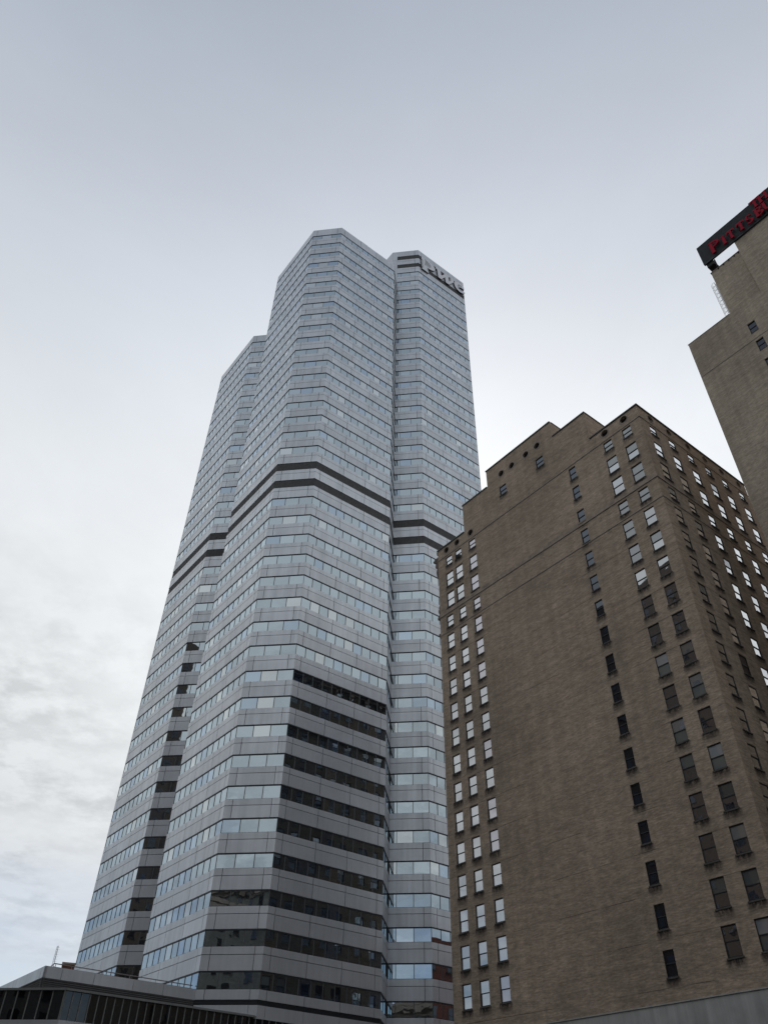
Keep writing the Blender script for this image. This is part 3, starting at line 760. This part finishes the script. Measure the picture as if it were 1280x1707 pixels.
# penthouse (slightly set back) and front block (flush)
PBk = .55
mb = MB(); mb.box(BX + PBk, BX + 14, -12.3, -7.36, 97.6, 109.0); add('penthouse', mb.mesh('penthouse', M['brick2']), tb)
mb = MB(); mb.box(BX, BX + 14, YN, -12.3, 97.75, 111.15, 0, 'b'); add('penthouse', mb.mesh('penthouse', M['brick2']), tb)
mb = MB(); mb.box(BX + PBk - .08, BX + 14, -12.3, -7.28, 109.0, 109.15); add('coping', mb.mesh('coping', M['stone']), tb)
mb = MB(); mb.box(BX - .04, BX + .3, -7.36, -.39, 97.75, 97.87); add('coping', mb.mesh('coping', M['stone']), tb)
cb = MB(); cb.box(BX - .10, BX + .2, 0, .75, 110.72, 110.95); cbm = cb.mesh('corbel', M['stone'])
for i in range(14): add('corbel', cbm, tb, (0, -13.3 - i * 1.35, 0))
pinm = MB(); pinm.box(-.14, 0, -.07, .07, -.30, 0); pm_ = pinm.mesh('bracket', M['vent'])
for y in (-8.6, -9.5, -10.4, -11.3, -12.0): add('bracket', pm_, tb, (BX + PBk, y, 109.0))
for u, z, w, h in bw:
    m2 = MB(); m2.box(-w / 2, w / 2, .18, .24, 0, h); o = add('window', m2.mesh('window', M['wg_void'], False), tb, mapT(u, 0, z - h), -math.pi / 2)
    m2 = MB(); m2.box(-w / 2 - .05, w / 2 + .05, -.05, .18, -.10, -.003); add('sill', m2.mesh('sill', M['sill']), o)
    m2 = MB(); m2.box(-w / 2, w / 2, .10, .18, h * .5 - .03, h * .5 + .03); m2.box(-w / 2, -w / 2 + .06, .1, .18, 0, h); m2.box(w / 2 - .06, w / 2, .1, .18, 0, h); add('frame', m2.mesh('frame', M['frame'], False), o)
m2 = MB(); m2.box(BX - .05, BX + .02, YN, -.5, 90.1, 90.2); add('string_course', m2.mesh('string_course', M['stone']), tb)
# caged ladder on the penthouse side
m2 = MB(); lx, ly = BX + 1.2, -7.36
for dx in (-.22, .22): m2.tube((lx + dx, ly + .28, 97.7), (lx + dx, ly + .28, 107.4), .03, 5)
for i in range(30): m2.tube((lx - .22, ly + .28, 97.9 + i * .32), (lx + .22, ly + .28, 97.9 + i * .32), .016, 4)
for i in range(9):
    z = 99.6 + i * .95; pts = [(lx + .36 * math.cos(R(t)), ly + .30 + .62 * math.sin(R(t)), z) for t in range(0, 181, 30)]
    for a, b in zip(pts[:-1], pts[1:]): m2.tube(a, b, .018, 4)
for t in (30, 60, 90, 120, 150):
    m2.tube((lx + .36 * math.cos(R(t)), ly + .30 + .62 * math.sin(R(t)), 99.6), (lx + .36 * math.cos(R(t)), ly + .30 + .62 * math.sin(R(t)), 107.2), .014, 4)
add('caged_ladder', m2.mesh('caged_ladder', M['steel'], False), tb)

# ---- rooftop sign
sg = thing('rooftop_sign', 'dark ribbed rooftop sign board with red capital letters', 'sign', tuple(KC + Vector((0, 0, 0))), AZ)
SX = BX - .25
SB = -27.0
def ribbed(y0, y1, z0, z1):
    m2 = MB(); m2.box(SX, SX + .18, y0, y1, z0, z1)
    nn = int((z1 - z0) / .16)
    for i in range(nn): m2.box(SX - .045, SX, y0 + .01, y1 - .01, z0 + i * .16 + .02, z0 + i * .16 + .10)
    return m2
add('board', ribbed(SB, -7.30, 110.85, 115.60).mesh('board', M['signboard'], False), sg)
add('upper_board', ribbed(SB, -16.45, 115.60, 116.05).mesh('upper_board', M['signboard'], False), sg)
m2 = MB(); m2.box(SX - .06, SX + .24, SB, -7.22, 115.52, 115.62); m2.box(SX - .06, SX + .24, SB, -7.22, 110.72, 110.88); m2.box(SX - .07, SX + .25, -7.34, -7.20, 110.8, 115.6)
add('board_frame', m2.mesh('board_frame', M['signboard'], False), sg)
m2 = MB()
for x, y, x2, y2 in ((SX + .3, -7.5, BX + 1.0, -7.9), (SX + .3, -8.5, BX + 1.0, -8.4), (SX + .9, -7.45, BX + 1.0, -7.9)):
    m2.tube((x, y, 110.8), (x2, y2, 109.0), .10, 6)
for y in (-7.5, -8.55):
    m2.tube((SX + .2, y, 111.0), (BX + 1.8, y, 109.1), .07, 6)
m2.box(SX + .2, BX + 1.6, -8.6, -7.45, 109.9, 110.7); m2.tube((SX + .4, -8.75, 109.0), (SX + .4, -8.75, 110.8), .09, 6)
for y in (-14, -18, -22, -26): m2.tube((SX + .15, y, 113.5), (BX + 4, y, 111.0), .07, 6)
add('support_struts', m2.mesh('support_struts', M['vent'], False), sg)
mfs = lambda u, o, z: (SX - .05 - .28 - o, -u, z)          # u grows to the right in the picture = towards -y
lr = [M['red'], M['red']]
def Lt(ch, u, z, w, h, t):
    """serif capital built from strokes; u = left edge, z = baseline"""
    sft = .16 * h if h < 2.5 else .14 * h; P = []
    rc = lambda a, b, c, d: [(a, c), (b, c), (b, d), (a, d)]
    def stem(x0):
        P.append(rc(x0, x0 + t, z, z + h)); P.append(rc(x0 - .10, x0 + t + .10, z, z + .09 * h)); 
    if ch == 'I':
        stem(u); P.append(rc(u - .10, u + t + .10, z + .91 * h, z + h))
    elif ch == 'T':
        stem(u + w / 2 - t / 2); P.append(rc(u, u + w, z + .84 * h, z + h)); P.append(rc(u, u + .11, z + .70 * h, z + .9 * h)); P.append(rc(u + w - .11, u + w, z + .70 * h, z + .9 * h))
    elif ch == 'P':
        stem(u + .05); P.append(rc(u - .08, u + t, z + .91 * h, z + h))
        P.append(band(u + t, z + .73 * h, w - t, w - 1.75 * t, -90, 90, .27 * h, .27 * h - .55 * t, 14))
    elif ch == 'B':
        stem(u + .03); P.append(rc(u - .08, u + t, z + .91 * h, z + h))
        P.append(band(u + t, z + .755 * h, (w - t) * .88, (w - t) * .88 - .72 * t, -90, 90, .245 * h, .245 * h - .48 * t, 12))
        P.append(band(u + t, z + .26 * h, w - t, w - 1.75 * t, -90, 90, .26 * h, .26 * h - .48 * t, 12))
    elif ch == 'S':
        c = u + w / 2; r1 = .265 * h
        P.append(band(c, z + h - r1, w / 2 * .92, w / 2 * .92 - .8 * t, 25, 262, r1, r1 - .55 * t, 16))
        P.append(band(c, z + r1, w / 2, w / 2 - .8 * t, -158, 82, r1, r1 - .55 * t, 16))
    elif ch == 'U':
        P.append(rc(u, u + t, z + .33 * h, z + h)); P.append(rc(u + w - t * .8, u + w, z + .33 * h, z + h))
        P.append(band(u + w / 2, z + .35 * h, w / 2, w / 2 - t, 180, 360, .35 * h, .35 * h - .7 * t, 14)); P.append(rc(u - .09, u + t + .09, z + .92 * h, z + h)); P.append(rc(u + w - t - .05, u + w + .09, z + .92 * h, z + h))
    elif ch == 'H':
        stem(u); stem(u + w - t); P.append(rc(u + t, u + w - t, z + .44 * h, z + .58 * h))
        for q in (u, u + w - t): P.append(rc(q - .10, q + t + .10, z + .91 * h, z + h))
    return P
zb = 111.0
for ch, u, w, h, t in (('P', 9.10, 1.65, 2.75, .48), ('I', 11.15, .5, 2.05, .42), ('T', 11.95, 1.25, 2.05, .40), ('T', 13.65, 1.25, 2.05, .40), ('S', 15.1, 1.15, 2.05, .40), ('B', 16.65, 1.25, 2.05, .40), ('U', 18.0, 1.3, 2.05, .40)):
    letter('letter_' + ch.lower(), Lt(ch, u, zb, w, h, t), mfs, .18, lr, sg)
for ch, u, w in (('T', 16.75, 1.15), ('H', 17.95, 1.35)):
    letter('letter_' + ch.lower(), Lt(ch, u, 113.35, w, 1.95, .38), mfs, .18, lr, sg)
m2 = MB()
for u in (9.3, 11.1, 12.3, 13.8, 15.3, 16.8, 18.4):
    for z in (111.6, 112.8): m2.box(SX - .36, SX, -u - .05, -u + .05, z, z + .06)
for u in (17.3, 18.5): m2.box(SX - .36, SX, -u - .05, -u + .05, 114.6, 114.66)
add('letter_mounts', m2.mesh('letter_mounts', M['vent'], False), sg)

# survey units -> metres for the two brick buildings (parts are modelled in survey units)
def to_metres(root, k, loc):
    done = set()
    def walk(o, top):
        for ch in [c for c in col.objects if c.parent == o]:
            if ch.data is not None and ch.data.name not in done:
                done.add(ch.data.name); ch.data.transform(Matrix.Scale(k, 4))
            ch.location = ch.location * k; walk(ch, False)
    walk(root, True); root.location = loc
HK, TK = .978, .77
to_metres(hotel, HK, (27.702, 56.318, .035)); to_metres(ac, HK, (KC + CY * 30.32) * HK + Vector((0, 0, 66.28 * HK + .035)))
to_metres(tb, TK, (21.810, 44.341, .368)); to_metres(sg, TK, (21.810, 44.341, .368))

# ================================================================== CONTEXT: neighbours across the streets (seen in the glass; two blocks added for shade)
def block(name, label, origin, rz, sx, sy, h, wallmat, floors, nx, ny, win=(1.4, 2.0), cornice=None, cat='building'):
    t = thing(name, label, cat, origin, rz)
    m2 = MB(); m2.box(0, sx, 0, sy, .1, h); add('wall', m2.mesh('wall', wallmat), t)
    m2 = MB(); m2.box(-win[0] / 2, win[0] / 2, -.04, .05, 0, win[1], 0); m2.box(-win[0] / 2, win[0] / 2, -.09, -.04, win[1] * .48, win[1] * .52, 1); m2.box(-win[0] / 2 - .1, win[0] / 2 + .1, -.14, .0, -.15, 0, 1)
    wme = m2.mesh('window', [M['wg_void'], M['frame']], False)
    fhh = (h - 5) / floors
    for f in range(floors):
        z = 4.2 + f * fhh
        for i in range(nx):
            add('window', wme, t, ((i + .5) * sx / nx, 0, z), 0); 
            add('window', wme, t, ((i + .5) * sx / nx, sy, z), math.pi)
        for j in range(ny):
            add('window', wme, t, (sx, (j + .5) * sy / ny, z), math.pi / 2)
    if cornice:
        for z0, z1, o_ in cornice:
            m2 = MB(); m2.box(-o_, sx + o_, -o_, sy + o_, z0, z1); add('cornice', m2.mesh('cornice', M['stone']), t)
    return t
block('red_brick_building', 'low red brick building behind the brown high-rise, mirrored in the tower glass', tuple(tw(34.5, -46, 0)), AZ, 24, 27.5, 31.5, M['redbrick'], 8, 7, 6)
block('stone_office_building', 'pale stone office block with heavy cornice across the street, mirrored in the lowest tower windows', (-98, -62, 0), R(8), 58, 34, 63, M['limestone'], 14, 15, 8, cornice=((60.5, 61.3, .6), (61.3, 62.4, 1.3), (63.0, 64.0, .5)))
block('stone_bank_building', 'shorter stone building with stepped cornice across the street, mirrored low in the tower wing', (-38, -60, 0), R(8), 22, 32, 40, M['limestone'], 8, 6, 7, cornice=((37.5, 38.6, .5), (38.6, 39.6, 1.4), (40.0, 41.2, .4)))
block('brown_office_tower', 'tall brown office tower down the street, mirrored in the left tower wing', tuple(Vector((-95, 40, 0)) - EX * 15 - CY * 13.5), AZ, 30, 36, 121, M['officepanel'], 29, 8, 9)
block('added_shade_block', 'plain stone block added unseen behind the viewer to shade the lower tower', (-12, -62, 0), R(8), 50, 36, 37, M['limestone'], 8, 12, 8)  # unseen block, added to darken the tower's lower floors
block('brown_office_wing', 'lower brown office wing joined to the tall brown tower down the street', tuple(Vector((-95, 40, 0)) - EX * 15 - CY * 28.6), AZ, 29, 15, 90, M['officepanel'], 22, 8, 4)
block('grey_shade_building', 'grey mid-rise block added out of view to shade the lower walls, mirrored in the lower tower windows', tuple(Vector((-64, 17, 0)) - EX * 15 - CY * 20), AZ, 30, 40, 45, M['limestone'], 11, 8, 10, cornice=((42.8, 43.5, .5), (43.5, 44.4, 1.1), (45.0, 45.8, .4)))  # out-of-view block added to shade the brown wall's foot; also reflected
block('brown_office_tower', 'tall brown office slab to the right of the street, behind the viewer', (62, -52, 0), R(37), 40, 30, 62, M['officepanel'], 15, 9, 7)

# far rooftops and mast beyond the terrace
fb = thing('distant_building', 'dark red brick building showing just above the terrace rail', 'building', (-71.5, 210, 0), R(18))
m2 = MB(); m2.box(-5.5, 9, 0, 22, .1, 38.5); add('wall', m2.mesh('wall', M['redbrick']), fb)
m2 = MB(); m2.prism([(-1.6, 0), (8, 0), (8, 8), (-1.6, 8)], 38.5, 41.9); add('stair_house', m2.mesh('stair_house', M['redbrick']), fb)
m2 = MB(); m2.box(-1.9, 8.3, -.3, 8.3, 41.9, 42.3); add('coping', m2.mesh('coping', M['stonedark']), fb)
ms = thing('radio_mast', 'thin lattice radio mast rising beside the far red brick building', 'mast', (-75.0, 208.5, 38.5), 0)
m2 = MB()
for x, y in ((-.28, -.16), (.28, -.16), (0, .32)): m2.tube((x, y, 0), (x * .6, y * .6, 7.0), .035, 4)
for i in range(14):
    s0 = 1 - .4 * i / 14; z = i * .5; q = [(-.28 * s0, -.16 * s0), (.28 * s0, -.16 * s0), (0, .32 * s0)]
    for k in range(3): m2.tube((*q[k], z), (*q[(k + 1) % 3], z + .5), .02, 4)
add('lattice', m2.mesh('lattice', M['steel'], False), ms)
m2 = MB()
for i in range(9): m2.tube((0, 0, 2.6 + i * .5), (.62, -.1, 2.7 + i * .5), .02, 4)
add('antenna_elements', m2.mesh('antenna_elements', M['steel'], False), ms)
